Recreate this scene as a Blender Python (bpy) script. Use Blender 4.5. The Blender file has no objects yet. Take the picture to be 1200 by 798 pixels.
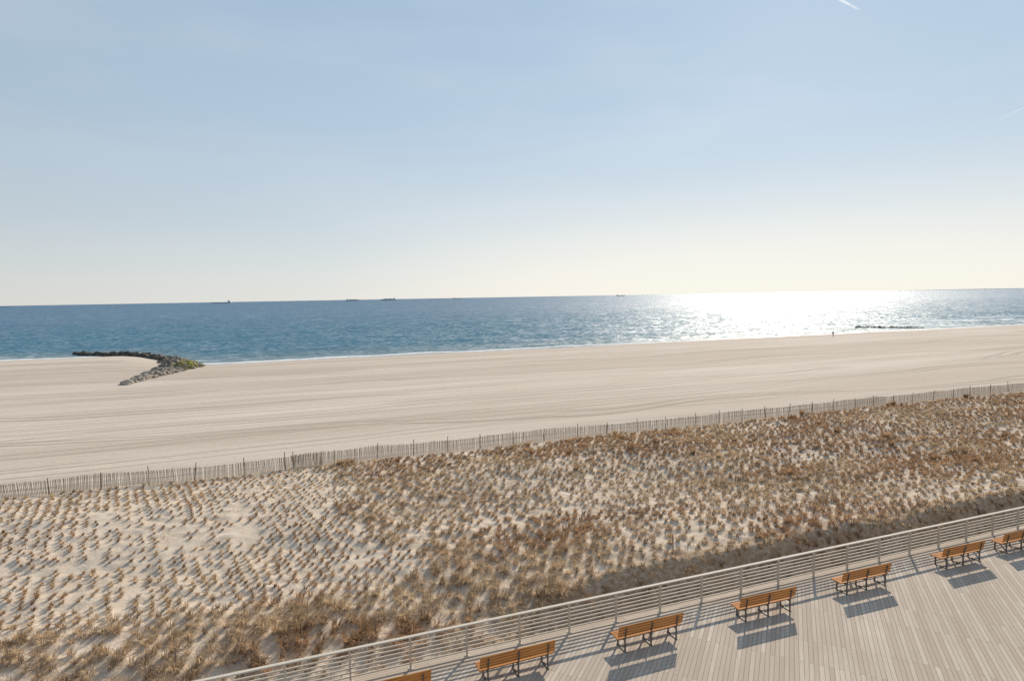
import bpy, bmesh, math, numpy as np
from mathutils import Vector, Matrix
RNG=np.random.default_rng(7)
scene=bpy.context.scene
COL=scene.collection
# ------------------------------------------------------------------ frame
# world X = along the shore, world Y = out to sea, Z = 0 on the boardwalk deck
SEA=-3.5
def from_view(X,Y):
    a=math.radians(20); return X*math.cos(a)+Y*math.sin(a), -X*math.sin(a)+Y*math.cos(a)

# ------------------------------------------------------------------ helpers
def link(o): COL.objects.link(o); return o
def new_mesh_obj(name,verts,faces,mat=None,smooth=False):
    me=bpy.data.meshes.new(name); me.from_pydata([tuple(v) for v in verts],[],[tuple(f) for f in faces]); me.update()
    if mat: me.materials.append(mat)
    if smooth: me.polygons.foreach_set('use_smooth',[True]*len(me.polygons))
    return link(bpy.data.objects.new(name,me))
def tag(o,label,cat,group=None):
    o["label"]=label; o["category"]=cat
    if group: o["group"]=group
def vn(x,y,seed=0.0):
    xi=np.floor(x); yi=np.floor(y); fx=x-xi; fy=y-yi
    fx=fx*fx*(3-2*fx); fy=fy*fy*(3-2*fy)
    def h(i,j):
        v=np.sin(i*127.1+j*311.7+seed*17.3)*43758.5453
        return v-np.floor(v)
    a=h(xi,yi);b=h(xi+1,yi);c=h(xi,yi+1);d=h(xi+1,yi+1)
    return (a*(1-fx)+b*fx)*(1-fy)+(c*(1-fx)+d*fx)*fy
def fbm(x,y,seed=0.0,o=3):
    s=0;a=.5;t=0
    for k in range(o):
        s=s+a*vn(x*2**k+k*3.7,y*2**k-k*1.9,seed+k); t+=a; a*=.5
    return s/t
def sstep(a,b,x):
    t=np.clip((x-a)/(b-a),0,1); return t*t*(3-2*t)
class NT:
    def __init__(s,name):
        s.m=bpy.data.materials.new(name); s.m.use_nodes=True; s.t=s.m.node_tree
        s.b=s.t.nodes['Principled BSDF']; s.out=s.t.nodes['Material Output']
    def n(s,t,**k):
        nd=s.t.nodes.new(t)
        for a,v in k.items(): setattr(nd,a,v)
        return nd
    def l(s,a,b): s.t.links.new(a,b)
    def coords(s,scale=(1,1,1),rot=(0,0,0)):
        g=s.n('ShaderNodeTexCoord'); mp=s.n('ShaderNodeMapping')
        mp.inputs['Scale'].default_value=scale; mp.inputs['Rotation'].default_value=rot
        s.l(g.outputs['Object'],mp.inputs['Vector']); return mp.outputs['Vector']
    def noise(s,vec,scale,detail=3,rough=.5):
        nd=s.n('ShaderNodeTexNoise'); nd.inputs['Scale'].default_value=scale
        nd.inputs['Detail'].default_value=detail; nd.inputs['Roughness'].default_value=rough
        s.l(vec,nd.inputs['Vector']); return nd
    def ramp(s,fac,stops):
        r=s.n('ShaderNodeValToRGB'); cr=r.color_ramp
        while len(cr.elements)>len(stops): cr.elements.remove(cr.elements[-1])
        while len(cr.elements)<len(stops): cr.elements.new(.5)
        for e,(p,c) in zip(cr.elements,stops):
            e.position=p; e.color=(c,c,c,1) if isinstance(c,(int,float)) else (*c,1)
        s.l(fac,r.inputs['Fac']); return r.outputs['Color']
    def mix(s,fac,a,b,mode='MIX'):
        m=s.n('ShaderNodeMix'); m.data_type='RGBA'; m.blend_type=mode
        for sock,v in ((m.inputs[0],fac),(m.inputs[6],a),(m.inputs[7],b)):
            if isinstance(v,bpy.types.NodeSocket): s.l(v,sock)
            elif isinstance(v,(int,float)): sock.default_value=v
            else: sock.default_value=(*v,1)
        return m.outputs[2]
    def math(s,op,a,b=0.0,c=None,clamp=False):
        m=s.n('ShaderNodeMath'); m.operation=op; m.use_clamp=clamp
        for i,v in enumerate((a,b,c)):
            if v is None: continue
            if isinstance(v,bpy.types.NodeSocket): s.l(v,m.inputs[i])
            else: m.inputs[i].default_value=v
        return m.outputs[0]
    def mr(s,v,a,b,c=0,d=1):
        m=s.n('ShaderNodeMapRange'); m.interpolation_type='SMOOTHSTEP'
        s.l(v,m.inputs[0])
        for i,x in enumerate((a,b,c,d)): m.inputs[i+1].default_value=x
        return m.outputs[0]
    def bump(s,h,strength=.5,dist=.1,normal=None):
        b=s.n('ShaderNodeBump'); b.inputs['Strength'].default_value=strength; b.inputs['Distance'].default_value=dist
        s.l(h,b.inputs['Height'])
        if normal is not None: s.l(normal,b.inputs['Normal'])
        return b.outputs['Normal']
    def set(s,**k):
        for a,v in k.items():
            i=s.b.inputs[a.replace('_',' ')]
            if isinstance(v,bpy.types.NodeSocket): s.l(v,i)
            elif isinstance(v,(tuple,list)) and len(v)==3: i.default_value=(*v,1)
            else: i.default_value=v
def simple(name,c1,c2,scale=8,rough=.7,stretch=(1,1,1),bumpd=.0,metal=0,spec=None):
    m=NT(name); v=m.coords(stretch); nz=m.noise(v,scale,5,.6)
    col=m.mix(m.ramp(nz.outputs['Fac'],[(.35,0.0),(.65,1.0)]),c1,c2)
    m.set(Base_Color=col,Roughness=rough,Metallic=metal)
    if spec is not None: m.b.inputs['Specular IOR Level'].default_value=spec
    if bumpd: m.set(Normal=m.bump(nz.outputs['Fac'],.6,bumpd))
    return m.m

# ------------------------------------------------------------------ terrain
def shore_t(s):
    return 165+42*sstep(-19,-50,s)*1.0+3.0*(vn(s/38.,s*0+.5,3)-.5)+1.2*(vn(s/11.,s*0+.5,4)-.5)
def ground_z(s,t):
    sh=shore_t(s); q=t-sh
    fr=np.clip((t-48)/((sh-18)-48),0,1.2)
    zb=-0.95-1.35*fr
    zq=np.interp(q,[-18,-9,0,10,60],[-2.3,-2.85,-3.5,-4.3,-8])
    w=sstep(-22,-14,q)
    z=zb*(1-w)+zq*w
    z=z+0.14*(fbm(s/14.,t/5.,9)-.5)*(1-sstep(-10,-2,q))
    tc=t+1.3*(fbm(s/5.,t/9.,21)-.5)
    zd=np.interp(tc,[18,20.6,22.0,24,32,40,46,49.5],[-1.75,-1.65,0.05,-0.02,-0.42,-0.2,-0.55,-0.95])
    zl=np.interp(tc,[18,20.0,23.5,32,40,46,49.5],[-1.1,-0.95,-0.45,-0.45,-0.25,-0.55,-0.95])
    k=sstep(4,16,s); zd=zl*(1-k)+zd*k
    zd=zd+0.60*(fbm(s/7.,t/5.,31)-.5)*sstep(21,25,t)*(1-sstep(44,49,t))+.12*(fbm(s/1.6,t/1.6,33)-.5)+.15*(fbm(s/.5,t/.5,35,2)-.5)
    m=sstep(47.5,50,t+1.2*(fbm(s/6.,s*0+2.,5)-.5))
    return zd*(1-m)+z*m

# tufts ------------------------------------------------------------
def cull(x,y,*o):
    fence=47.0-.0167*x
    ca,sa=math.cos(math.radians(20)),math.sin(math.radians(20))
    vx=x*ca-y*sa; vy=x*sa+y*ca
    k=(x>-34)&(x<112)&(y>19.3)&(y<fence)&(np.abs(vx)<vy*1.10+3)
    return [a[k] for a in (x,y)+o]
def sparse_mask(x,y):
    edge=3.0+3.*(fbm(x*0+.3,y/4.,41)-.5)*2-.12*(y-36)
    return (1-sstep(edge-1.2,edge+1.2,x))*sstep(24.5,27.5,y+3*(fbm(x/4,y/4,42)-.5))
def place_tufts():
    sp=.46
    n=500
    ii,jj=np.meshgrid(np.arange(-n,n),np.arange(-n,n))
    a=math.radians(14)
    gx=ii*sp*1.10; gy=jj*sp
    x0=(gx*math.cos(a)-gy*math.sin(a))+20; y0=(gx*math.sin(a)+gy*math.cos(a))+30
    sp_=sparse_mask(x0,y0)
    jit=.22+.30*(1-sp_)
    x=(x0+(RNG.random(gx.shape)-.5)*jit).ravel(); y=(y0+(RNG.random(gx.shape)-.5)*jit).ravel(); sparse=sp_.ravel()
    x,y,sparse=cull(x,y,sparse)
    cl=fbm(x/3.2,y/2.2,44); cl2=fbm(x/9.,y/5.,45)
    dens=np.where(sparse>.5,.88-.5*sstep(.55,.75,cl),.82+.8*(cl-.42)+.8*(cl2-.45))
    foot=20.3+.9*(cl-.5)
    dens=dens*np.where(x>7,sstep(foot-.3,foot+.4,y),sstep(19.5,20.2,y))
    k=RNG.random(len(x))<dens
    x=x[k];y=y[k];sparse=sparse[k];cl=cl[k]
    size=np.where(sparse>.5,.36+.18*RNG.random(len(x)),.44+.50*cl*RNG.random(len(x))+.18*cl)
    size=size*(.8+.45*fbm(x/9,y/9,47))
    near=1-sstep(24,31,y); size=size*(1+.30*near*(x<14))
    big=RNG.random(len(x))<.015; size[big]*=1.5
    kind=np.zeros(len(x))
    M=30000
    fx=RNG.uniform(-34,112,M); fy=RNG.uniform(19.6,47.5,M)
    f1=sparse_mask(fx,fy); fcl=fbm(fx/4.,fy/2.6,49)
    fx,fy,f1,fcl=cull(fx,fy,f1,fcl)
    pr=np.where(f1>.5,.05,.25+1.2*(fcl-.40)); pr=np.where((fy<22.8)&(fx>5),pr+.3,pr); pr=np.where((fy<20.5)&(fx>7),.12,pr)
    k=RNG.random(len(fx))<pr; fx=fx[k];fy=fy[k];f1=f1[k];fcl=fcl[k]
    ex=np.array([3.0,3.4,2.7,3.2,3.7,-19.5,-20.2,60,60.6,72,48]); ey=np.array([46.9,46.7,46.7,46.4,46.8,47.4,47.3,46.2,46.1,46.0,46.3])
    x=np.r_[x,fx,ex];y=np.r_[y,fy,ey];size=np.r_[size,.34+.22*RNG.random(len(fx)),np.full(len(ex),1.3)]
    sparse=np.r_[sparse,f1,np.zeros(len(ex))];kind=np.r_[kind,np.ones(len(fx)),np.zeros(len(ex))]
    return x,y,size,sparse,kind
TX,TY,TS,TSP,TK=place_tufts()
print("TUFTS",len(TX))

# sand sheet --------------------------------------------------------
D=.15
sd=np.arange(-32,100,D); td=np.arange(18,50.5,D)
s_ax=np.concatenate([[-60000,-20000,-6000,-2000,-900,-500,-350],np.arange(-260,-32,3.),sd,np.arange(100.5,360,3.),[380,420,500,650,900,1500,3000,8000,20000,60000]])
t_ax=np.concatenate([[-60000,-9000,-800,-60,0,12],td,np.arange(51,130,1.2),np.arange(130,240,1.),[245,260,290,340]])
S,T=np.meshgrid(s_ax,t_ax)
Z=ground_z(S,T)
LITTER_SHADE=np.zeros_like(Z)
i0=np.searchsorted(s_ax,sd[0]); j0=np.searchsorted(t_ax,td[0])
ci=((TX-sd[0])/D); cj=((TY-td[0])/D)
R=3
for di in range(-R,R+1):
    for dj in range(-R,R+1):
        a=np.round(ci).astype(int)+di; b=np.round(cj).astype(int)+dj
        ok=(a>=0)&(a<len(sd))&(b>=0)&(b<len(td))
        dx=(a-ci)*D; dy=(b-cj)*D
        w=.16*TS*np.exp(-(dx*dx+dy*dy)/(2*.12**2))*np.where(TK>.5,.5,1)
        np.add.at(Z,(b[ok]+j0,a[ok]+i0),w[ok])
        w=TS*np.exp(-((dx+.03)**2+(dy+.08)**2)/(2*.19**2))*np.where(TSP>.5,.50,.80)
        np.add.at(LITTER_SHADE,(b[ok]+j0,a[ok]+i0),w[ok])
LITTER_SHADE+=1.5*sstep(20.0,20.9,T)*(1-sstep(21.8,23.0,T))*sstep(3,12,S)*(.5+fbm(S/1.5,T/1.,88))  # warm brown shade painted along the bank, on top of the tuft litter
def grid_mesh(name,S,T,Z,mat,**attr):
    nt,ns=S.shape
    me=bpy.data.meshes.new(name)
    co=np.stack([S,T,Z],-1).reshape(-1,3).astype(np.float32)
    me.vertices.add(len(co)); me.vertices.foreach_set('co',co.ravel())
    i=np.arange(nt-1)[:,None]*ns+np.arange(ns-1)[None,:]
    q=np.stack([i,i+1,i+ns+1,i+ns],-1).reshape(-1,4)
    me.loops.add(q.size); me.loops.foreach_set('vertex_index',q.ravel().astype(np.int32))
    me.polygons.add(len(q)); me.polygons.foreach_set('loop_start',(np.arange(len(q))*4).astype(np.int32))
    me.update(calc_edges=True)
    me.polygons.foreach_set('use_smooth',np.ones(len(q),bool))
    for k,v in attr.items():
        at=me.attributes.new(k,'FLOAT','POINT'); at.data.foreach_set('value',v.ravel().astype(np.float32))
    me.materials.append(mat)
    return link(bpy.data.objects.new(name,me))

def sand_material():
    m=NT('sand')
    at=m.n('ShaderNodeAttribute'); at.attribute_name='shore_distance'; q=at.outputs['Fac']
    al=m.n('ShaderNodeAttribute'); al.attribute_name='litter'; lit_shade=al.outputs['Fac']
    g=m.n('ShaderNodeTexCoord'); sep=m.n('ShaderNodeSeparateXYZ'); m.l(g.outputs['Object'],sep.inputs[0])
    y=sep.outputs['Y']; x=sep.outputs['X']
    big=m.noise(m.coords((.03,.12,1)),1,4,.55).outputs['Fac']
    band_=m.noise(m.coords((.004,.045,1),(0,0,.01)),1,3,.5).outputs['Fac']
    med=m.noise(m.coords((.8,1.1,1)),1,5,.6).outputs['Fac']
    fine=m.noise(m.coords(),9,4,.65).outputs['Fac']
    streak=m.noise(m.coords((.012,.45,1),(0,0,math.radians(.8))),1,6,.7).outputs['Fac']
    streak2=m.noise(m.coords((.02,1.5,1),(0,0,math.radians(-1.5))),1,3,.6).outputs['Fac']
    zone=m.ramp(m.noise(m.coords((.008,.05,1)),1,3,.5).outputs['Fac'],[(.40,.4),(.60,1.)])
    c=m.mix(m.ramp(big,[(.3,0.),(.7,1.)]),(.63,.54,.445),(.70,.61,.52))
    c=m.mix(m.ramp(band_,[(.42,.60),(.56,0.)]),c,(.50,.41,.33))
    beach=m.mr(y,47,51)
    dune=m.mix(m.ramp(med,[(.3,0.),(.7,1.)]),(.57,.46,.35),(.69,.58,.465))
    c=m.mix(beach,dune,c)
    warp=m.noise(m.coords((.012,.004,1)),1,2,.4).outputs['Fac']
    patch=m.noise(m.coords((.010,.09,1)),1,3,.5).outputs['Fac']
    def tracks(period,phase,amp,wd,sl):
        yy=m.math('ADD',y,m.math('MULTIPLY',m.math('SUBTRACT',warp,.5),amp))
        yy=m.math('ADD',yy,m.math('MULTIPLY',x,sl))
        yy=m.math('DIVIDE',m.math('ADD',yy,phase),period)
        fr=m.math('FRACT',yy)
        a=m.math('ABSOLUTE',m.math('SUBTRACT',fr,.35)); b=m.math('ABSOLUTE',m.math('SUBTRACT',fr,.35+1.9/period))
        return m.mr(m.math('MINIMUM',a,b),wd/period,wd*.35/period)
    t1=m.math('MULTIPLY',tracks(13.,3.,40.,.5,.03),m.ramp(patch,[(.44,0.),(.57,1.)]))
    t2=m.math('MULTIPLY',tracks(19.,9.,-60.,.6,-.05),m.ramp(patch,[(.46,1.),(.58,0.)]))
    t3=m.math('MULTIPLY',tracks(7.3,1.,24.,.4,.015),m.ramp(warp,[(.45,0.),(.55,1.)]))
    tr=m.math('MAXIMUM',m.math('MAXIMUM',t1,t2),m.math('MULTIPLY',t3,.6))
    tr=m.math('MULTIPLY',tr,m.math('MULTIPLY',beach,m.mr(q,-16,-26)))
    c=m.mix(m.math('MULTIPLY',tr,.62),c,(.34,.28,.22))
    bz=m.math('MULTIPLY',m.math('MULTIPLY',beach,zone),m.mr(q,-16,-30))
    sm=m.math('MULTIPLY',m.ramp(streak,[(.38,1.),(.54,0.)]),m.math('MULTIPLY',bz,.52))
    c=m.mix(sm,c,(.42,.345,.28))
    sm2=m.math('MULTIPLY',m.ramp(streak2,[(.34,1.),(.46,0.)]),m.math('MULTIPLY',bz,.40))
    c=m.mix(sm2,c,(.39,.32,.255))
    c=m.mix(m.math('MULTIPLY',m.ramp(fine,[(.35,1.),(.6,0.)]),.22),c,(.38,.30,.22))
    lf=m.math('MULTIPLY',m.mr(lit_shade,.35,1.7),m.ramp(m.noise(m.coords(),5,5,.7).outputs['Fac'],[(.36,.2),(.56,.9)]))
    c=m.mix(lf,c,(.34,.225,.13))  # one brown for tuft litter and the painted bank shade
    qn=m.math('ADD',q,m.math('MULTIPLY',m.math('SUBTRACT',m.noise(m.coords((.06,.1,1)),1,3).outputs['Fac'],.5),5.))
    wet=m.mr(qn,-6.5,-4.)
    damp=m.mr(qn,-26,-12)
    c=m.mix(m.math('MULTIPLY',damp,.5),c,(.50,.42,.355))
    c=m.mix(m.math('MULTIPLY',wet,.75),c,(.32,.27,.23))
    rough=m.math('SUBTRACT',.95,m.math('MULTIPLY',wet,.55))
    h=m.math('ADD',m.math('MULTIPLY',med,.6),m.math('MULTIPLY',fine,.28))
    h=m.math('ADD',h,m.math('MULTIPLY',m.math('MULTIPLY',streak2,bz),1.2))
    h=m.math('ADD',h,m.math('MULTIPLY',m.math('MULTIPLY',streak,bz),2.2))
    h=m.math('SUBTRACT',h,m.math('MULTIPLY',tr,.6))
    m.set(Base_Color=c,Roughness=rough,Normal=m.bump(h,.8,.14))
    m.l(m.math('ADD',.10,m.math('MULTIPLY',wet,.25)),m.b.inputs['Specular IOR Level'])
    return m.m
sand=grid_mesh('sand_ground',S,T,Z,sand_material(),shore_distance=T-shore_t(S),litter=LITTER_SHADE)
sand["kind"]="structure"

# ------------------------------------------------------------------ sea
def water_material():
    m=NT('sea_water')
    at=m.n('ShaderNodeAttribute'); at.attribute_name='shore_distance'; q=at.outputs['Fac']
    nz=m.noise(m.coords((.30,.75,1)),1,6,.72).outputs['Fac']
    nf=m.noise(m.coords((.05,.10,1)),1,6,.72).outputs['Fac']
    n2=m.noise(m.coords((.0015,.006,1)),1,4,.6).outputs['Fac']
    deep=m.mix(m.ramp(n2,[(.35,0.),(.65,1.)]),(.030,.130,.225),(.042,.160,.255))
    deep=m.mix(m.mr(q,60,500),(.055,.185,.255),deep)
    c=m.mix(m.mr(q,2,45),(.19,.275,.28),deep)
    c=m.mix(m.math('MULTIPLY',m.ramp(nz,[(.42,0.),(.58,1.)]),.50),c,(.015,.075,.145))
    c=m.mix(m.math('MULTIPLY',m.ramp(nf,[(.42,0.),(.58,1.)]),.28),c,(.012,.07,.145))
    wob=m.noise(m.coords((.035,.035,1)),1,4,.6).outputs['Fac']
    qq=m.math('ADD',q,m.math('MULTIPLY',m.math('SUBTRACT',wob,.5),9.))
    holes=m.noise(m.coords((.35,.9,1)),1,5,.7).outputs['Fac']
    patch=m.noise(m.coords((.015,.03,1),(0,0,.02)),1,3,.5).outputs['Fac']
    def band(c0,w):
        d=m.math('ABSOLUTE',m.math('SUBTRACT',qq,c0)); return m.mr(d,w,w*.3)
    b1=m.math('MULTIPLY',band(2.4,3.0),m.ramp(holes,[(.36,.1),(.50,1.)]))
    b2=m.math('MULTIPLY',m.math('MULTIPLY',band(10.5,1.4),m.ramp(patch,[(.50,0.),(.58,.8)])),m.ramp(holes,[(.42,0.),(.5,1.)]))
    foam=m.math('ADD',b1,b2,clamp=True)
    g=m.n('ShaderNodeTexCoord'); sp=m.n('ShaderNodeSeparateXYZ'); m.l(g.outputs['Object'],sp.inputs[0])
    k=m.math('MULTIPLY',m.mr(sp.outputs['X'],238,255),m.math('MULTIPLY',m.mr(q,8,14),m.mr(q,60,44)))
    k=m.math('MULTIPLY',k,m.ramp(m.noise(m.coords((.03,.20,1)),1,4,.6).outputs['Fac'],[(.49,0.),(.56,.95)]))
    foam=m.math('ADD',foam,k,clamp=True)
    c=m.mix(foam,c,(.80,.82,.82))
    def field(sc,st,k,rot=0.):
        a=m.noise(m.coords(st,(0,0,rot)),sc,2,.6).outputs['Color']
        v=m.n('ShaderNodeVectorMath'); v.operation='SUBTRACT'; m.l(a,v.inputs[0]); v.inputs[1].default_value=(.5,.5,.5)
        w=m.n('ShaderNodeVectorMath'); w.operation='MULTIPLY'; m.l(v.outputs[0],w.inputs[0]); w.inputs[1].default_value=(k,k,0)
        return w.outputs[0]
    def add(a,b):
        v=m.n('ShaderNodeVectorMath'); v.operation='ADD'
        for i,x in enumerate((a,b)):
            if isinstance(x,bpy.types.NodeSocket): m.l(x,v.inputs[i])
            else: v.inputs[i].default_value=x
        return v.outputs[0]
    f=add(field(.6,(.5,1,1),.22,.1),field(2.1,(.7,1,1),.25,-.2))
    f=add(f,(0,0,1))
    nn=m.n('ShaderNodeVectorMath'); nn.operation='NORMALIZE'; m.l(f,nn.inputs[0])
    df=m.n('ShaderNodeBsdfDiffuse'); m.l(c,df.inputs['Color'])
    gl=m.n('ShaderNodeBsdfGlossy'); gl.distribution='GGX'; gl.inputs['Roughness'].default_value=.57; gl.inputs['Color'].default_value=(1,1,1,1)
    m.l(nn.outputs[0],gl.inputs['Normal']); m.l(nn.outputs[0],df.inputs['Normal'])
    spk=m.noise(m.coords((.42,.75,1)),1,5,.78).outputs['Fac']
    spf=m.noise(m.coords((.08,.12,1)),1,6,.78).outputs['Fac']
    s1=m.ramp(spk,[(.46,.18),(.58,1.)]); s2=m.ramp(spf,[(.42,.45),(.56,1.)])
    fac=m.math('MULTIPLY',m.math('MULTIPLY',s1,s2),m.mr(q,20,600,.34,.50))
    fac=m.math('MULTIPLY',fac,m.math('SUBTRACT',1.,foam))
    mx=m.n('ShaderNodeMixShader'); m.l(fac,mx.inputs[0]); m.l(df.outputs[0],mx.inputs[1]); m.l(gl.outputs[0],mx.inputs[2])
    m.l(mx.outputs[0],m.out.inputs['Surface'])
    return m.m
ws=np.concatenate([[-60000,-20000,-6000,-2000,-900,-450,-300],np.arange(-220,-100,6.),np.arange(-100,300,1.4),np.arange(302,460,6.),[500,650,900,1500,3000,8000,20000,60000]])
wt=np.concatenate([np.arange(150,260,.7),np.arange(261,380,1.5),np.arange(382,520,4),np.array([530,560,620,750,950,1300,2000,4000,9000,20000,60000])])
WS,WT=np.meshgrid(ws,wt)
wq=WT-shore_t(WS)
amp=sstep(2,14,wq)*(1-sstep(150,350,wq))
amp=amp*sstep(500,300,np.abs(WS-100))
WZ=SEA+amp*(.45*(fbm(WS/18.,WT/4.5,61)-.5)+.60*(fbm(WS/3.6,WT/1.8,62)-.5))
bw=wq+5*(fbm(WS/30.,WT/60.,63)-.5)
WZ=WZ+.30*np.exp(-((bw-9.5)/1.4)**2)*sstep(.4,.6,fbm(WS/35.,WS*0+1,64))
sea=grid_mesh('sea_water',WS,WT,WZ,water_material(),shore_distance=wq)
sea["kind"]="structure"

# ------------------------------------------------------------------ grass
def grass():
    near=(TX**2+TY**2)**.5
    nb=np.where(near<34,46,np.where(near<55,30,20)); nb=np.where(TSP>.5,(nb*.9).astype(int),nb)
    nb=np.where(TK>.5,np.where(near<40,14,9),nb)
    nb=np.where(TS>1.1,90,nb)
    idx=np.repeat(np.arange(len(TX)),nb)
    N=len(idx); r=RNG.random
    sz=TS[idx]; fil=TK[idx]>.5
    dead=RNG.random(len(TX))
    h=(.20+.27*r(N))*sz
    phi=r(N)*2*np.pi
    rad=np.where(fil,.32,.135*sz)*np.sqrt(r(N))
    px=TX[idx]+rad*np.cos(phi); py=TY[idx]+rad*np.sin(phi)
    pz=ground_z(px,py)+.14*sz*np.exp(-rad**2/(2*.13**2))*np.where(fil,.4,1.)-.03
    lean=(.20+.85*r(N))
    wx,wy=.22,-.10
    dx=np.cos(phi+.6*(r(N)-.5)); dy=np.sin(phi+.6*(r(N)-.5))
    mx=px+(dx*lean*.35+wx*.4)*h; my=py+(dy*lean*.35+wy*.4)*h; mz=pz+h*.60
    tx=px+(dx*lean*1.1+wx)*h; ty=py+(dy*lean*1.1+wy)*h; tz=pz+h*(1.02-.48*lean)
    wdt=(.006+.006*r(N))*np.clip(near[idx]/26,1,2.4)
    ox=-dy*wdt; oy=dx*wdt
    V=np.empty((N,5,3),np.float32)
    V[:,0]=np.stack([px-ox,py-oy,pz],1);V[:,1]=np.stack([px+ox,py+oy,pz],1)
    V[:,2]=np.stack([mx+ox*.8,my+oy*.8,mz],1);V[:,3]=np.stack([mx-ox*.8,my-oy*.8,mz],1)
    V[:,4]=np.stack([tx,ty,tz],1)
    base=(np.arange(N)*5)[:,None]
    L=(base+np.array([0,1,2,3,3,2,4])[None]).ravel().astype(np.int32)
    ls=((np.arange(N)*7)[:,None]+np.array([0,4])[None]).ravel().astype(np.int32)
    me=bpy.data.meshes.new('dune_grass')
    me.vertices.add(N*5); me.vertices.foreach_set('co',V.ravel())
    me.loops.add(len(L)); me.loops.foreach_set('vertex_index',L)
    me.polygons.add(len(ls)); me.polygons.foreach_set('loop_start',ls)
    me.update(calc_edges=True)
    straw=np.array([.60,.415,.245]); pale=np.array([.72,.55,.36]); rust=np.array([.46,.26,.135]); dark=np.array([.24,.15,.085])
    red=sstep(.47,.66,fbm(TX/6.,TY/3.5,71)+.10*sstep(12,45,TX))
    k=dead
    tc=straw[None]*(1-k[:,None])+pale[None]*k[:,None]
    tc=tc*(1-.70*red[:,None])+rust[None]*.70*red[:,None]
    dk=(RNG.random(len(TX))<.15)
    tc[dk]=tc[dk]*.4+dark*.6
    tc=tc*(.72+.45*RNG.random(len(TX)))[:,None]
    bc=tc[idx]*(.7+.6*r(N))[:,None]
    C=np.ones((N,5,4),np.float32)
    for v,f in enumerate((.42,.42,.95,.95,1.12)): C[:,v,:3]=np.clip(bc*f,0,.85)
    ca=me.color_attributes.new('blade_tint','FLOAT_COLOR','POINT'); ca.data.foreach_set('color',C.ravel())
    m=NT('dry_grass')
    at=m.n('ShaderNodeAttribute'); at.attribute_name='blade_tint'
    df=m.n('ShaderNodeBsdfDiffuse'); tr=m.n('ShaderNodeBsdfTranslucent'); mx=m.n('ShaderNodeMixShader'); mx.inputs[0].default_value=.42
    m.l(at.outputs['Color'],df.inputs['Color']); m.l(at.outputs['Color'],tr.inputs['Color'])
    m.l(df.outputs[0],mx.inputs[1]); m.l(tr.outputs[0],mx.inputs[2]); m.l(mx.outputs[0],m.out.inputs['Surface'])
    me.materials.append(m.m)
    o=link(bpy.data.objects.new('dune_grass',me)); o["kind"]="stuff"
    tag(o,"dry straw coloured beach grass tufts planted over the dune sand","grass")
    print("BLADES",N)
grass()

# ------------------------------------------------------------------ box builder
def boxes_mesh(name,boxes,mat,bevel=0.0):
    V=[];F=[]
    for c,x,y,z in boxes:
        c=Vector(c);x=Vector(x)/2;y=Vector(y)/2;z=Vector(z)/2
        b=len(V)
        for sx,sy,sz in((-1,-1,-1),(1,-1,-1),(1,1,-1),(-1,1,-1),(-1,-1,1),(1,-1,1),(1,1,1),(-1,1,1)):
            V.append(c+x*sx+y*sy+z*sz)
        F+=[(b,b+3,b+2,b+1),(b+4,b+5,b+6,b+7),(b,b+1,b+5,b+4),(b+1,b+2,b+6,b+5),(b+2,b+3,b+7,b+6),(b+3,b,b+4,b+7)]
    o=new_mesh_obj(name,V,F,mat)
    if bevel:
        bm=bmesh.new(); bm.from_mesh(o.data)
        bmesh.ops.bevel(bm,geom=bm.edges[:],offset=bevel,segments=1,affect='EDGES')
        bm.to_mesh(o.data); bm.free()
    return o
def ax(c,sx,sy,sz): return (c,(sx,0,0),(0,sy,0),(0,0,sz))

# ------------------------------------------------------------------ boardwalk
def deck_material():
    m=NT('weathered_deck')
    g=m.n('ShaderNodeTexCoord'); sep=m.n('ShaderNodeSeparateXYZ'); m.l(g.outputs['Object'],sep.inputs[0])
    def planks(rot,wd):
        vr=m.n('ShaderNodeVectorRotate'); vr.rotation_type='Z_AXIS'; vr.inputs['Angle'].default_value=rot
        m.l(g.outputs['Object'],vr.inputs['Vector'])
        b=m.n('ShaderNodeTexBrick'); b.offset=.37; b.offset_frequency=2
        b.inputs['Color1'].default_value=(0,0,0,1); b.inputs['Color2'].default_value=(1,1,1,1); b.inputs['Mortar'].default_value=(.5,.5,.5,1)
        b.inputs['Scale'].default_value=1; b.inputs['Brick Width'].default_value=3.7; b.inputs['Row Height'].default_value=wd
        b.inputs['Mortar Size'].default_value=.006; b.inputs['Mortar Smooth'].default_value=.1
        m.l(vr.outputs[0],b.inputs['Vector'])
        mp=m.n('ShaderNodeMapping'); mp.inputs['Scale'].default_value=(1.2,14,1); m.l(vr.outputs[0],mp.inputs['Vector'])
        nz=m.noise(mp.outputs[0],1,5,.65)
        return b.outputs['Color'],b.outputs['Fac'],nz.outputs['Fac']
    c,f,nz=planks(-math.radians(45),.145)
    c2,f2,nz2=planks(0,.145)
    e=m.math('GREATER_THAN',sep.outputs['Y'],18.27)
    c=m.mix(e,c,c2); f=m.mix(e,f,f2); nz=m.mix(e,nz,nz2)
    col=m.ramp(c,[(0,(.47,.385,.305)),(.5,(.54,.455,.37)),(1,(.66,.565,.465))])
    col=m.mix(m.math('MULTIPLY',m.ramp(nz,[(.35,1.),(.65,0.)]),.38),col,(.39,.315,.245))
    st=m.noise(m.coords((.25,.25,1)),1,4).outputs['Fac']
    col=m.mix(m.math('MULTIPLY',m.ramp(st,[(.4,1.),(.65,0.)]),.35),col,(.42,.345,.275))
    col=m.mix(f,col,(.17,.13,.095))
    h=m.math('SUBTRACT',m.math('MULTIPLY',nz,.3),f)
    m.set(Base_Color=col,Roughness=.9,Normal=m.bump(h,.4,.01))
    m.b.inputs['Specular IOR Level'].default_value=.12
    return m.m
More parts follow.
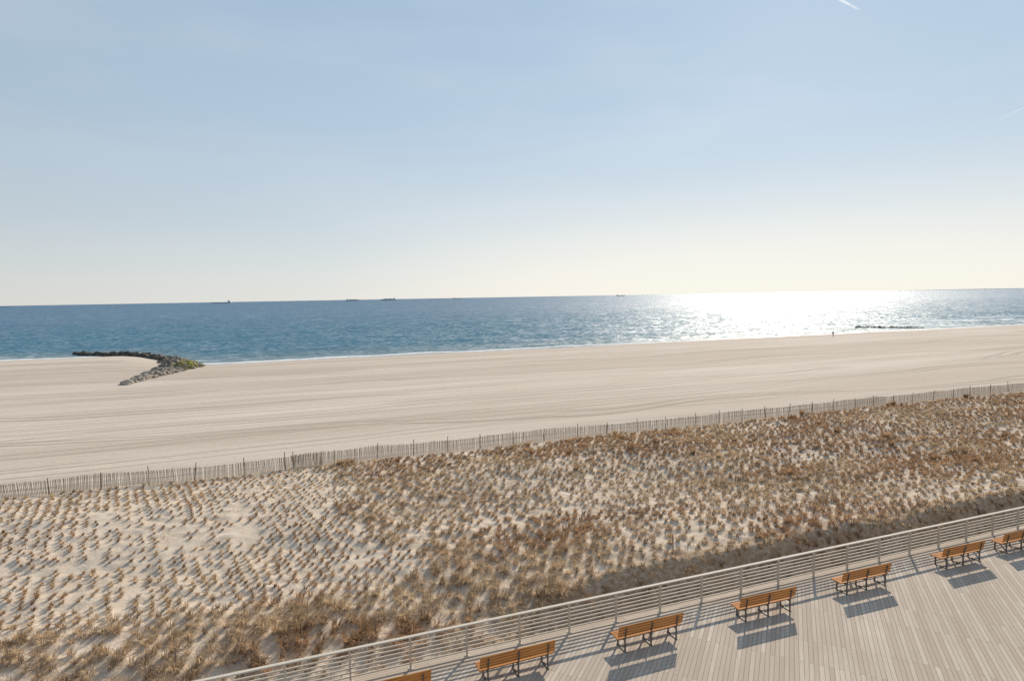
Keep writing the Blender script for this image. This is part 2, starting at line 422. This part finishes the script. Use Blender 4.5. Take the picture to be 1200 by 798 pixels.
deck=boxes_mesh('boardwalk',[ax((20,3.95,-.06),200,30,.12),ax((20,18.85,-.30),200,.10,.355)],deck_material())
deck["kind"]="structure"

# ------------------------------------------------------------------ railing
RT=18.70
def empty(name,loc):
    e=bpy.data.objects.new(name,None); e.location=loc; e.empty_display_size=.3; return link(e)
def parent(c,p):
    c.parent=p; c.matrix_parent_inverse=Matrix.Identity(4)
railm=simple('rail_paint',(.56,.495,.40),(.66,.585,.48),3,.7,(1,6,1),0.0,0,.12)
rail=empty('boardwalk_railing',(0,RT,0))
tag(rail,"pale beige horizontal bar railing along the seaward edge of the boardwalk","railing")
s0,s1=-14.0,62.0
posts=np.arange(s0,s1+.01,1.9)
pm=boxes_mesh('post',[ax((0,0,.52),.055,.085,1.04),ax((0,0,.006),.16,.16,.012),ax((0,0,1.046),.07,.1,.012)],railm)
for i,s in enumerate(posts):
    p=pm if i==0 else link(pm.copy())
    p.location=(s,0,0); parent(p,rail)
L=s1-s0+.3;C=(s0+s1)/2
hr=boxes_mesh('horizontal_rail',[ax((0,0,0),L,.035,.045)],railm)
for i,z in enumerate((.14,.28,.42,.56,.70,.84)):
    r_=hr if i==0 else link(hr.copy())
    r_.location=(C,.062,z); parent(r_,rail)
top=boxes_mesh('top_rail',[ax((0,0,0),L,.13,.045)],railm,.006); top.location=(C,0,1.078); parent(top,rail)

# ------------------------------------------------------------------ benches
def wood_mat():
    m=NT('varnished_bench_wood')
    v=m.coords((1.2,16,16)); nz=m.noise(v,1,5,.6).outputs['Fac']
    inf=m.n('ShaderNodeObjectInfo')
    c=m.ramp(nz,[(.3,(.36,.135,.030)),(.7,(.60,.26,.072))])
    c=m.mix(m.math('MULTIPLY',inf.outputs['Random'],.25),c,(.40,.22,.10))
    m.set(Base_Color=c,Roughness=.7,Normal=m.bump(nz,.3,.004)); m.b.inputs['Specular IOR Level'].default_value=.15; return m.m
woodm=wood_mat(); steel=simple('brown_bench_steel',(.10,.082,.066),(.16,.13,.10),12,.6)
def build_bench():
    e=empty('park_bench',(0,0,0)); W=2.55
    seat=boxes_mesh('seat',[ax((0,y,.44),W,.088,.038) for y in (-.16,-.06,.04,.14,.24)],woodm,.005); parent(seat,e)
    th=math.radians(12)
    up=Vector((0,-math.sin(th),math.cos(th))); nr=Vector((0,math.cos(th),math.sin(th)))
    bk=[]
    for k in range(4):
        c=Vector((0,-.235,.52))+up*(.07+.105*k)
        bk.append((c,(W,0,0),nr*.034,up*.09))
    b=boxes_mesh('backrest',bk,woodm,.005); parent(b,e)
    c0=Vector((0,-.275,.44))
    lb=[(Vector((0,-.265,.225)),(.045,0,0),(0,.05,0),(0,0,.45)),
        (c0+up*.22,(.045,0,0),nr*.035,up*.46),
        ax((0,.02,.395),.045,.52,.05),
        ax((0,.21,.19),.045,.05,.38),
        ax((0,-.03,.015),.06,.58,.03)]
    lg=boxes_mesh('leg',lb,steel,.004)
    for i,x in enumerate((-1.02,0,1.02)):
        l=lg if i==0 else link(lg.copy())
        l.location=(x,0,0); parent(l,e)
    return e
bench=build_bench()
G="wooden benches along the boardwalk railing"
BP=[(2.15,17.3),(6.22,17.3),(11.05,17.2),(16.12,17.2),(21.2,17.3),(27.0,17.35),(31.0,17.4),(36.4,17.4)]
def cp(e,name):
    n=link(e.copy())
    for c in e.children:
        k=link(c.copy()); k.parent=n
    return n
al=[bench]+[cp(bench,'park_bench') for _ in BP[1:]]
for b,(s,t) in zip(al,BP):
    b.location=(s,t,0); b.rotation_euler[2]=math.radians(float(RNG.uniform(-1.5,1.5)))
    tag(b,"orange brown slatted wooden bench facing the sea on the boardwalk","bench",G)

# ------------------------------------------------------------------ snow fence (two runs that overlap)
def fence_t(s): return 47.8-.0167*s+.35*math.sin(s/9.)+.15*math.sin(s/3.1)
fz=lambda s,t: float(ground_z(np.array([s]),np.array([t]))[0])
picketm=simple('weathered_picket_wood',(.24,.18,.13),(.38,.295,.215),2.,.85,(8,8,1),0)
postm=simple('fence_post_wood',(.20,.15,.108),(.31,.24,.175),3.,.85,(4,4,1),0)
wirem=simple('rusty_wire',(.10,.07,.055),(.16,.11,.08),3.,.7)
r=np.random.default_rng(3)
def stake_mesh(h,rad,name):
    bm=bmesh.new(); n=8
    rings=[(-.4,1.),(.3,.98),(h*.6,.93),(h-.03,.9),(h,.72)]
    vs=[]
    for z,f in rings:
        vs.append([bm.verts.new((rad*f*math.cos(2*math.pi*k/n)+.02*z*math.sin(3*z),rad*f*math.sin(2*math.pi*k/n),z)) for k in range(n)])
    for a,b in zip(vs[:-1],vs[1:]):
        for k in range(n): bm.faces.new((a[k],a[(k+1)%n],b[(k+1)%n],b[k]))
    bm.faces.new(vs[-1])
    me=bpy.data.meshes.new(name); bm.to_mesh(me); bm.free(); me.materials.append(postm); return me
fpm=stake_mesh(1.24,.034,'post')
SG=np.arange(-50,152,.1)
_tab={}
def smooth_ground(off):
    tt=np.array([fence_t(x) for x in SG])+off
    z=ground_z(SG,tt); k=np.ones(21)/21; zp=np.convolve(np.pad(z,10,'edge'),k,'valid'); return zp
def fence(sa,sb,off,label):
    ft=lambda s: fence_t(s)+off
    zt=smooth_ground(off); gz=lambda s: float(np.interp(s,SG,zt))
    fe=empty('snow_fence',(0,0,0)); tag(fe,label,"fence","wooden slat sand fences on the dune edge")
    bx=[]; s=sa
    while s<sb:
        t=ft(s); z=gz(s); sag=.04*math.sin(s*1.3)+.04*math.sin(s*.37)
        lx=float(r.normal(0,.025))+.04*math.sin(s*.8); ly=.05*math.sin(s*.45)
        h=1.12+float(r.normal(0,.02))
        upv=Vector((lx,ly,1)).normalized()
        bx.append((Vector((s,t,z+sag-.10))+upv*h/2,(.034,0,0),(0,.010,0),upv*h))
        s+=.083 if r.random()>.015 else .16
    pk=boxes_mesh('picket_panel',bx,picketm); parent(pk,fe)
    wb=[]
    ss=np.arange(sa,sb,1.)
    for hz in (.16,.52,.88):
        for a,b in zip(ss[:-1],ss[1:]):
            A=Vector((a,ft(a)-.012,gz(a)+hz)); B=Vector((b,ft(b)-.012,gz(b)+hz)); d=B-A
            wb.append(((A+B)/2,d,(0,.008,0),(0,0,.012)))
    w=boxes_mesh('wire',wb,wirem); parent(w,fe)
    s=sa+.1
    while s<sb:
        t=ft(s)-.07
        o=link(bpy.data.objects.new('post',fpm)); o.location=(s,t,gz(s)); o.rotation_euler=(float(r.normal(0,.05)),float(r.normal(0,.05)),float(r.uniform(0,6)))
        o.scale=(1,1,float(r.uniform(.9,1.14))); parent(o,fe)
        s+=3.05+float(r.normal(0,.2))
fence(-48,1.6,-.15,"weathered wooden slat sand fence between sparse dune grass and beach")
fence(-.6,150,.55,"long weathered wooden slat sand fence bordering the dense dune grass")
sm=stake_mesh(.95,.026,'wooden_stake')
for (a,b) in ((-4.3,22.3),(2.4,21.9),(16.0,22.7),(-.2,45.4)):
    o=link(bpy.data.objects.new('wooden_stake',sm)); o.location=(a,b,fz(a,b)); o.rotation_euler=(float(r.normal(0,.04)),float(r.normal(0,.05)),float(r.uniform(0,6)))
    tag(o,"thin weathered wooden stake standing in the dune grass","stake","wooden stakes in the dune grass")

# ------------------------------------------------------------------ jetties
bm=bmesh.new(); bmesh.ops.create_icosphere(bm,subdivisions=3,radius=1)
ICO=np.array([v.co[:] for v in bm.verts]); ICOF=[[v.index for v in f.verts] for f in bm.faces]; bm.free()
def rock(rg):
    V=ICO.copy()
    for _ in range(13):
        n=rg.normal(size=3); n/=np.linalg.norm(n); d=rg.uniform(.55,.85)
        p=V@n; ex=np.maximum(p-d,0); V-=ex[:,None]*n[None]
    V*=rg.uniform(.7,1.2,3)[None]*np.array([1.15,1.,.75])
    a=rg.uniform(0,6.28); ca,sa=math.cos(a),math.sin(a); b=rg.normal(0,.3); cb,sb=math.cos(b),math.sin(b)
    V=V@np.array([[ca,sa,0],[-sa,ca,0],[0,0,1]])@np.array([[1,0,0],[0,cb,sb],[0,-sb,cb]])
    return V
def rock_material(moss):
    m=NT('jetty_rock' if moss else 'dark_wet_rock')
    v=m.coords(); nz=m.noise(v,1.1,6,.65).outputs['Fac']; n2=m.noise(v,.35,3).outputs['Fac']; n3=m.noise(v,.7,2).outputs['Fac']
    c=m.ramp(nz,[(.3,(.09,.078,.066)),(.55,(.26,.22,.18)),(.75,(.48,.41,.33))])
    c=m.mix(m.ramp(n3,[(.45,0.),(.55,.75)]),c,(.06,.052,.043))
    if moss:
        g=m.n('ShaderNodeTexCoord'); sp=m.n('ShaderNodeSeparateXYZ'); m.l(g.outputs['Object'],sp.inputs[0])
        near=m.mr(sp.outputs['Y'],148,130)
        c=m.mix(m.math('MULTIPLY',near,.55),c,(.40,.345,.28))
        k=m.math('MULTIPLY',m.mr(sp.outputs['Y'],138,147),m.mr(sp.outputs['Y'],178,164))
        k=m.math('MULTIPLY',k,m.mr(sp.outputs['X'],-26,-22.5))
        k=m.math('MULTIPLY',k,m.ramp(n2,[(.38,0.),(.50,1.)]))
        c=m.mix(m.math('MULTIPLY',k,.85),c,(.25,.235,.045))
        far=m.mr(sp.outputs['Y'],176,190)
        c=m.mix(m.math('MULTIPLY',far,.7),c,(.045,.042,.038))
    m.set(Base_Color=c,Roughness=.8,Normal=m.bump(nz,.8,.15)); m.b.inputs['Specular IOR Level'].default_value=.2; return m.m
def jetty(name,path,mat,label,n,seed,smin,smax):
    rg=np.random.default_rng(seed); P=np.array(path)
    seg=np.r_[0,np.cumsum(np.hypot(*(np.diff(P[:,:2],axis=0).T)))]
    uu=np.linspace(0,seg[-1],400); ww=np.interp(uu,seg,P[:,2])+.6; cdf=np.cumsum(ww); cdf/=cdf[-1]
    V=[];F=[];off=0
    for k in range(n):
        u=np.interp((k+rg.random())/n,cdf,uu); s=np.interp(u,seg,P[:,0]); t=np.interp(u,seg,P[:,1]); w=np.interp(u,seg,P[:,2]); h=np.interp(u,seg,P[:,3])
        i=min(np.searchsorted(seg,u),len(P)-1); i=max(i,1); d=P[i,:2]-P[i-1,:2]; d/=np.linalg.norm(d)
        o=rg.uniform(-1,1)*(.7+.45*rg.random()); s+=-d[1]*o*w; t+=d[0]*o*w; o=min(1,abs(o))
        size=rg.uniform(smin,smax)
        base=max(fz(s,t),SEA-.2)
        z=base+h*(1-abs(o)**1.6)*rg.uniform(.35,1.)-.12
        R=rock(rg)*size+np.array([s,t,z]); V.append(R); F+=[[a+off for a in f] for f in ICOF]; off+=len(R)
    V=np.concatenate(V)
    o=new_mesh_obj(name,V,F,mat); tag(o,label,"jetty"); return o
jetty('stone_jetty',[(-27.6,118.5,.6,-.1),(-27,126,1.4,.2),(-25.5,137,2.8,.7),(-24.0,150,3.8,1.2),(-26,162,4.0,1.3),(-30,177,3.0,1.2),(-39,196,1.9,1.1),(-63,218,1.4,.9)],rock_material(True),
      "rough boulder jetty with green moss curving from sand into the water",820,5,.45,1.15)
jetty('stone_jetty',[(241,171,.6,.1),(236,175,1.1,.5),(222,186,1.5,.7)],rock_material(False),
      "low dark boulder jetty breaking the surf off the beach",200,6,.40,.85)

# ------------------------------------------------------------------ person
def person():
    J={'pel':(0,0,.93,.155,.115),'ab':(0,0,1.10,.15,.11),'ch':(0,.01,1.32,.185,.125),'nk0':(0,.01,1.46,.09,.08),'nk':(0,.02,1.52,.058,.058),
       'h1':(0,.035,1.60,.082,.095),'h2':(0,.03,1.69,.078,.09),'h3':(0,.025,1.745,.04,.045)}
    names=list(J); V=[J[k][:3] for k in names]; Rr=[J[k][3:] for k in names]; E=[(i,i+1) for i in range(len(names)-1)]
    def chain(root,pts):
        p=names.index(root)
        for x,y,z,r1 in pts:
            V.append((x,y,z)); Rr.append((r1,r1)); E.append((p,len(V)-1)); p=len(V)-1
    for sx,fw in ((-1,.16),(1,-.16)):
        chain('pel',[(sx*.09,0,.86,.10),(sx*.10,fw*.6,.50,.068),(sx*.10,fw*1.3-(.04 if fw<0 else 0),.30,.058),(sx*.10,fw*1.5,.085,.045),(sx*.11,fw*1.5+.09,.045,.042),(sx*.115,fw*1.5+.17,.035,.03)])
        chain('ch',[(sx*.19,.0,1.42,.075),(sx*.23,-fw*.4,1.20,.055),(sx*.24,-fw*.7+.04,.98,.042),(sx*.24,-fw*.8+.08,.90,.036),(sx*.235,-fw*.8+.11,.84,.022)])
    me=bpy.data.meshes.new('person'); me.from_pydata(V,E,[]); o=link(bpy.data.objects.new('person',me))
    md=o.modifiers.new('Skin','SKIN')
    sk=me.skin_vertices[0].data if me.skin_vertices else None
    if sk:
        for i,rr in enumerate(Rr): sk[i].radius=rr; sk[i].use_root=(i==0)
    print("SKIN",sk is not None)
    o.modifiers.new('Sub','SUBSURF').levels=2; o.modifiers['Sub'].render_levels=2
    bpy.context.view_layer.update()
    dg=bpy.context.evaluated_depsgraph_get(); m2=bpy.data.meshes.new_from_object(o.evaluated_get(dg)); o.modifiers.clear(); o.data=m2
    m2.materials.clear()
    for mt in (simple('dark_coat',(.02,.022,.03),(.035,.035,.045),8,.8),simple('dark_trousers',(.03,.035,.05),(.045,.05,.07),8,.8),simple('skin',(.50,.30,.22),(.56,.35,.26),5,.6),simple('brown_hair',(.05,.03,.02),(.08,.05,.03),20,.7)):
        m2.materials.append(mt)
    for p in m2.polygons:
        c=p.center; p.use_smooth=True
        p.material_index=1 if c.z<.84 and abs(c.x)<.2 else 0
        if c.z>1.53: p.material_index=3 if (c.z>1.69 or c.y<.01) else 2
        if c.z<.89 and abs(c.x)>.2: p.material_index=2
    tag(o,"person in dark coat walking on the sand near the water","person")
    return o
p=person(); ps,pt=159.5,142.; p.location=(ps,pt,fz(ps,pt)-.01); p.rotation_euler[2]=math.radians(-70)

# ------------------------------------------------------------------ ships
shipm=simple('hazed_ship_hull',(.40,.47,.53),(.44,.51,.57),.02,.9)  # hull and house colours paled, distance haze painted into them
shipw=simple('hazed_ship_house',(.62,.67,.71),(.66,.71,.75),.02,.9)
def ship(viewx,dist,length,label,cat='ship',flip=1,deck='containers'):
    L=length; B=L*.15; H=L*.055
    V=[];F=[]
    st=[(-.5,.8,1.),(-.47,1,1.),(.30,1,1.),(.42,.65,1.08),(.5,.04,1.25)]
    for x,wf,hf in st:
        V+= [(x*L,-B/2*wf*.8,-2),(x*L,B/2*wf*.8,-2),(x*L*1.01,B/2*wf,H*hf),(x*L*1.01,-B/2*wf,H*hf)]
    for i in range(len(st)-1):
        a=4*i;b=a+4
        for k in range(4): F.append((a+k,a+(k+1)%4,b+(k+1)%4,b+k))
    F.append((3,2,1,0)); e=4*(len(st)-1); F.append((e,e+1,e+2,e+3))
    hull=new_mesh_obj('cargo_ship',V,F,shipm); hull.data.materials.append(shipw)
    bxs=[ax((-.38*L,0,H+.04*L),.09*L,B*.85,.08*L),ax((-.375*L,0,H+.09*L),.05*L,B*.95,.02*L),ax((-.44*L,0,H+.045*L),.035*L,B*.3,.09*L),
         ax((-.375*L,0,H+.12*L),.008*L,.008*L,.05*L),ax((.44*L,0,H*1.1+.03*L),.008*L,.008*L,.07*L)]
    if deck=='containers':
        for k,hh in enumerate((.045,.06,.06,.05,.062,.055,.04)): bxs.append(ax(((-.26+.095*k)*L,0,H+hh*L/2),.085*L,B*.9,hh*L))
    else:
        for k in range(4): bxs.append(ax(((-.2+.16*k)*L,0,H+.03*L),.012*L,B*.2,.06*L)); bxs.append(ax(((-.2+.16*k)*L,0,H+.006*L),.1*L,B*.7,.012*L))
    o2=boxes_mesh('tmp',bxs,shipw)
    bm=bmesh.new(); bm.from_mesh(hull.data); n0=len(bm.faces); bm.from_mesh(o2.data); bm.faces.ensure_lookup_table()
    for f in bm.faces[n0:]: f.material_index=1 if deck!='containers' or f.index<n0+30 else 0
    bm.to_mesh(hull.data); bm.free(); bpy.data.objects.remove(o2)
    X=(viewx-600)/700*dist
    sx,ty=from_view(X,dist); hull.location=(sx,ty,SEA)
    hull.rotation_euler[2]=math.radians(-20+(0 if flip>0 else 180)+8)
    tag(hull,label,cat,"cargo ships anchored on the horizon")
ship(5,7000,190,"long dark tanker lying low on the horizon",deck='tank')
ship(261,6500,205,"dark cargo ship with a tall stern house at sea",deck='tank',flip=-1)
ship(415,7500,170,"pale container ship standing on the sea horizon")
ship(456,7500,190,"pale container ship standing on the sea horizon",flip=-1)
ship(537,9000,130,"small distant tanker on the sea horizon",deck='tank')
ship(728,9500,140,"small distant tanker on the sea horizon",deck='tank')
n=80; V=[];F=[]
hh=fbm(np.arange(n)/5.,np.zeros(n),5)*12+1; hh*=sstep(0,14,np.arange(n))
for i in range(n):
    X=7600+i*260; Y=14000+ i*25
    a,b=from_view(X,Y); V+=[(a,b,SEA-5),(a,b,SEA+float(hh[i])),(a+300,b+900,SEA-5)]
for i in range(n-1):
    k=3*i; F+=[(k,k+3,k+4,k+1),(k+1,k+4,k+5,k+2)]
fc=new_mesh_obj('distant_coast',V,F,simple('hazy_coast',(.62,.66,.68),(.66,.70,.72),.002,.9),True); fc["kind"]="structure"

# ------------------------------------------------------------------ vapour trails high in the air
def trail(p0,p1,alt,w0,w1,f0,f1):
    a=Vector((*from_view(*p0),alt)); b=Vector((*from_view(*p1),alt)); d=(b-a); nrm=Vector((-d.y,d.x,0)).normalized()
    V=[];F=[];n=24
    for i in range(n+1):
        f=i/n; c=a+d*f; w=w0+(w1-w0)*f; w*=.7+.5*abs(math.sin(i*1.7)); w*=min(1,f*6+.05,(1-f)*6+.05)
        V+=[c+nrm*w,c-nrm*w]
    for i in range(n): k=2*i; F.append((k,k+1,k+3,k+2))
    m=NT('vapour'); t=m.n('ShaderNodeBsdfTranslucent'); t.inputs[0].default_value=(.95,.95,.95,1); tp=m.n('ShaderNodeBsdfTransparent'); mx=m.n('ShaderNodeMixShader')
    nz=m.noise(m.coords((.01,.01,1)),1,3).outputs['Fac']; m.l(m.ramp(nz,[(.3,f0),(.7,f1)]),mx.inputs[0])
    m.l(tp.outputs[0],mx.inputs[1]); m.l(t.outputs[0],mx.inputs[2]); m.l(mx.outputs[0],m.out.inputs['Surface'])
    o=new_mesh_obj('vapour_trail',V,F,m.m); tag(o,"thin white aircraft vapour trail across the pale sky","vapour trail")
trail((8718,10900),(8560,10100),3000,11,18,.12,.45)
trail((3380,6340),(3783,6622),3000,20,12,.2,.7)

# ------------------------------------------------------------------ light
AZ,EL=math.radians(44.5),math.radians(28)
sl=bpy.data.lights.new('sun','SUN'); sl.energy=4.8; sl.angle=math.radians(.53); sl.color=(1,.90,.765)
so=link(bpy.data.objects.new('sun',sl))
d=Vector((math.sin(AZ)*math.cos(EL),math.cos(AZ)*math.cos(EL),math.sin(EL)))
so.rotation_euler=(-d).to_track_quat('-Z','Y').to_euler()
w=bpy.data.worlds.new("World"); scene.world=w; w.use_nodes=True; nt=w.node_tree
bg=nt.nodes['Background']; sk=nt.nodes.new('ShaderNodeTexSky'); sk.sky_type='NISHITA'; sk.sun_disc=False
sk.sun_elevation=EL; sk.sun_rotation=AZ; sk.altitude=10; sk.air_density=1.; sk.dust_density=.6; sk.ozone_density=2.
N=nt.nodes.new; Lk=nt.links.new
tc=N('ShaderNodeTexCoord'); sp=N('ShaderNodeSeparateXYZ'); Lk(tc.outputs['Generated'],sp.inputs[0])
rp=N('ShaderNodeValToRGB'); cr=rp.color_ramp
stops=[(0.0,(.06,.14,.21)),(.495,(.10,.19,.27)),(.5,(.80,.80,.77)),(.52,(.735,.77,.77)),(.56,(.60,.685,.75)),(.63,(.475,.60,.73)),(.74,(.37,.50,.665)),(1.,(.25,.34,.48))]
while len(cr.elements)<len(stops): cr.elements.new(.5)
for e,(p_,c_) in zip(cr.elements,stops): e.position=p_; e.color=(*c_,1)
mr=N('ShaderNodeMapRange'); mr.inputs[1].default_value=-1; mr.inputs[2].default_value=1; Lk(sp.outputs['Z'],mr.inputs[0]); Lk(mr.outputs[0],rp.inputs['Fac'])
dt=N('ShaderNodeVectorMath'); dt.operation='DOT_PRODUCT'; dt.inputs[1].default_value=d; Lk(tc.outputs['Generated'],dt.inputs[0])
m2=N('ShaderNodeMapRange'); m2.inputs[1].default_value=.2; m2.inputs[2].default_value=1.; m2.inputs[3].default_value=.86; m2.inputs[4].default_value=1.10; Lk(dt.outputs['Value'],m2.inputs[0])
mp=N('ShaderNodeMapping'); mp.inputs['Scale'].default_value=(1.5,1.5,7); mp.inputs['Rotation'].default_value=(.1,.15,.3); Lk(tc.outputs['Generated'],mp.inputs[0])
nz=N('ShaderNodeTexNoise'); nz.inputs['Scale'].default_value=1.6; nz.inputs['Detail'].default_value=5; Lk(mp.outputs[0],nz.inputs['Vector'])
m3=N('ShaderNodeMapRange'); m3.inputs[1].default_value=.45; m3.inputs[2].default_value=.75; m3.inputs[3].default_value=0; m3.inputs[4].default_value=.18; Lk(nz.outputs['Fac'],m3.inputs[0])
hz=N('ShaderNodeMix'); hz.data_type='RGBA'; Lk(m3.outputs[0],hz.inputs[0]); Lk(rp.outputs[0],hz.inputs[6]); hz.inputs[7].default_value=(.80,.82,.83,1)
vs=N('ShaderNodeVectorMath'); vs.operation='SCALE'; Lk(hz.outputs[2],vs.inputs[0]); Lk(m2.outputs[0],vs.inputs['Scale'])
# pale sea haze low under the sun
hd=N('ShaderNodeVectorMath'); hd.operation='DOT_PRODUCT'; hd.inputs[1].default_value=(math.sin(AZ),math.cos(AZ),0); Lk(tc.outputs['Generated'],hd.inputs[0])
h1=N('ShaderNodeMapRange'); h1.interpolation_type='SMOOTHSTEP'; h1.inputs[1].default_value=.70; h1.inputs[2].default_value=1.0; Lk(hd.outputs['Value'],h1.inputs[0])
ab=N('ShaderNodeMath'); ab.operation='ABSOLUTE'; Lk(sp.outputs['Z'],ab.inputs[0])
h2=N('ShaderNodeMapRange'); h2.interpolation_type='SMOOTHSTEP'; h2.inputs[1].default_value=.22; h2.inputs[2].default_value=0.; Lk(ab.outputs[0],h2.inputs[0])
h3=N('ShaderNodeMath'); h3.operation='MULTIPLY'; Lk(h1.outputs[0],h3.inputs[0]); Lk(h2.outputs[0],h3.inputs[1])
h4=N('ShaderNodeMath'); h4.operation='MULTIPLY'; Lk(h3.outputs[0],h4.inputs[0]); h4.inputs[1].default_value=.75
hm=N('ShaderNodeMix'); hm.data_type='RGBA'; Lk(h4.outputs[0],hm.inputs[0]); Lk(vs.outputs[0],hm.inputs[6]); hm.inputs[7].default_value=(.97,.93,.86,1)
ns=N('ShaderNodeVectorMath'); ns.operation='SCALE'; Lk(sk.outputs[0],ns.inputs[0]); ns.inputs['Scale'].default_value=.07
nm=N('ShaderNodeVectorMath'); nm.operation='MINIMUM'; Lk(ns.outputs[0],nm.inputs[0]); nm.inputs[1].default_value=(1.1,1.1,1.1)
fm=N('ShaderNodeMix'); fm.data_type='RGBA'; fm.inputs[0].default_value=.10; Lk(hm.outputs[2],fm.inputs[6]); Lk(nm.outputs[0],fm.inputs[7])
Lk(fm.outputs[2],bg.inputs['Color']); bg.inputs['Strength'].default_value=1.0

# ------------------------------------------------------------------ camera
cam=bpy.data.cameras.new('camera'); co=link(bpy.data.objects.new('camera',cam))
cam.sensor_width=36; cam.lens=21.0; cam.clip_end=200000; cam.clip_start=.1
p=math.atan(51/700)
M=Matrix.Rotation(math.radians(-20),4,'Z')@Matrix.Rotation(math.pi/2-p,4,'X')@Matrix.Rotation(math.radians(-1.0),4,'Z')
co.matrix_world=Matrix.Translation((0,0,12.0))@M
scene.camera=co
scene.view_settings.view_transform='Standard'; scene.view_settings.look='None'; scene.view_settings.exposure=0
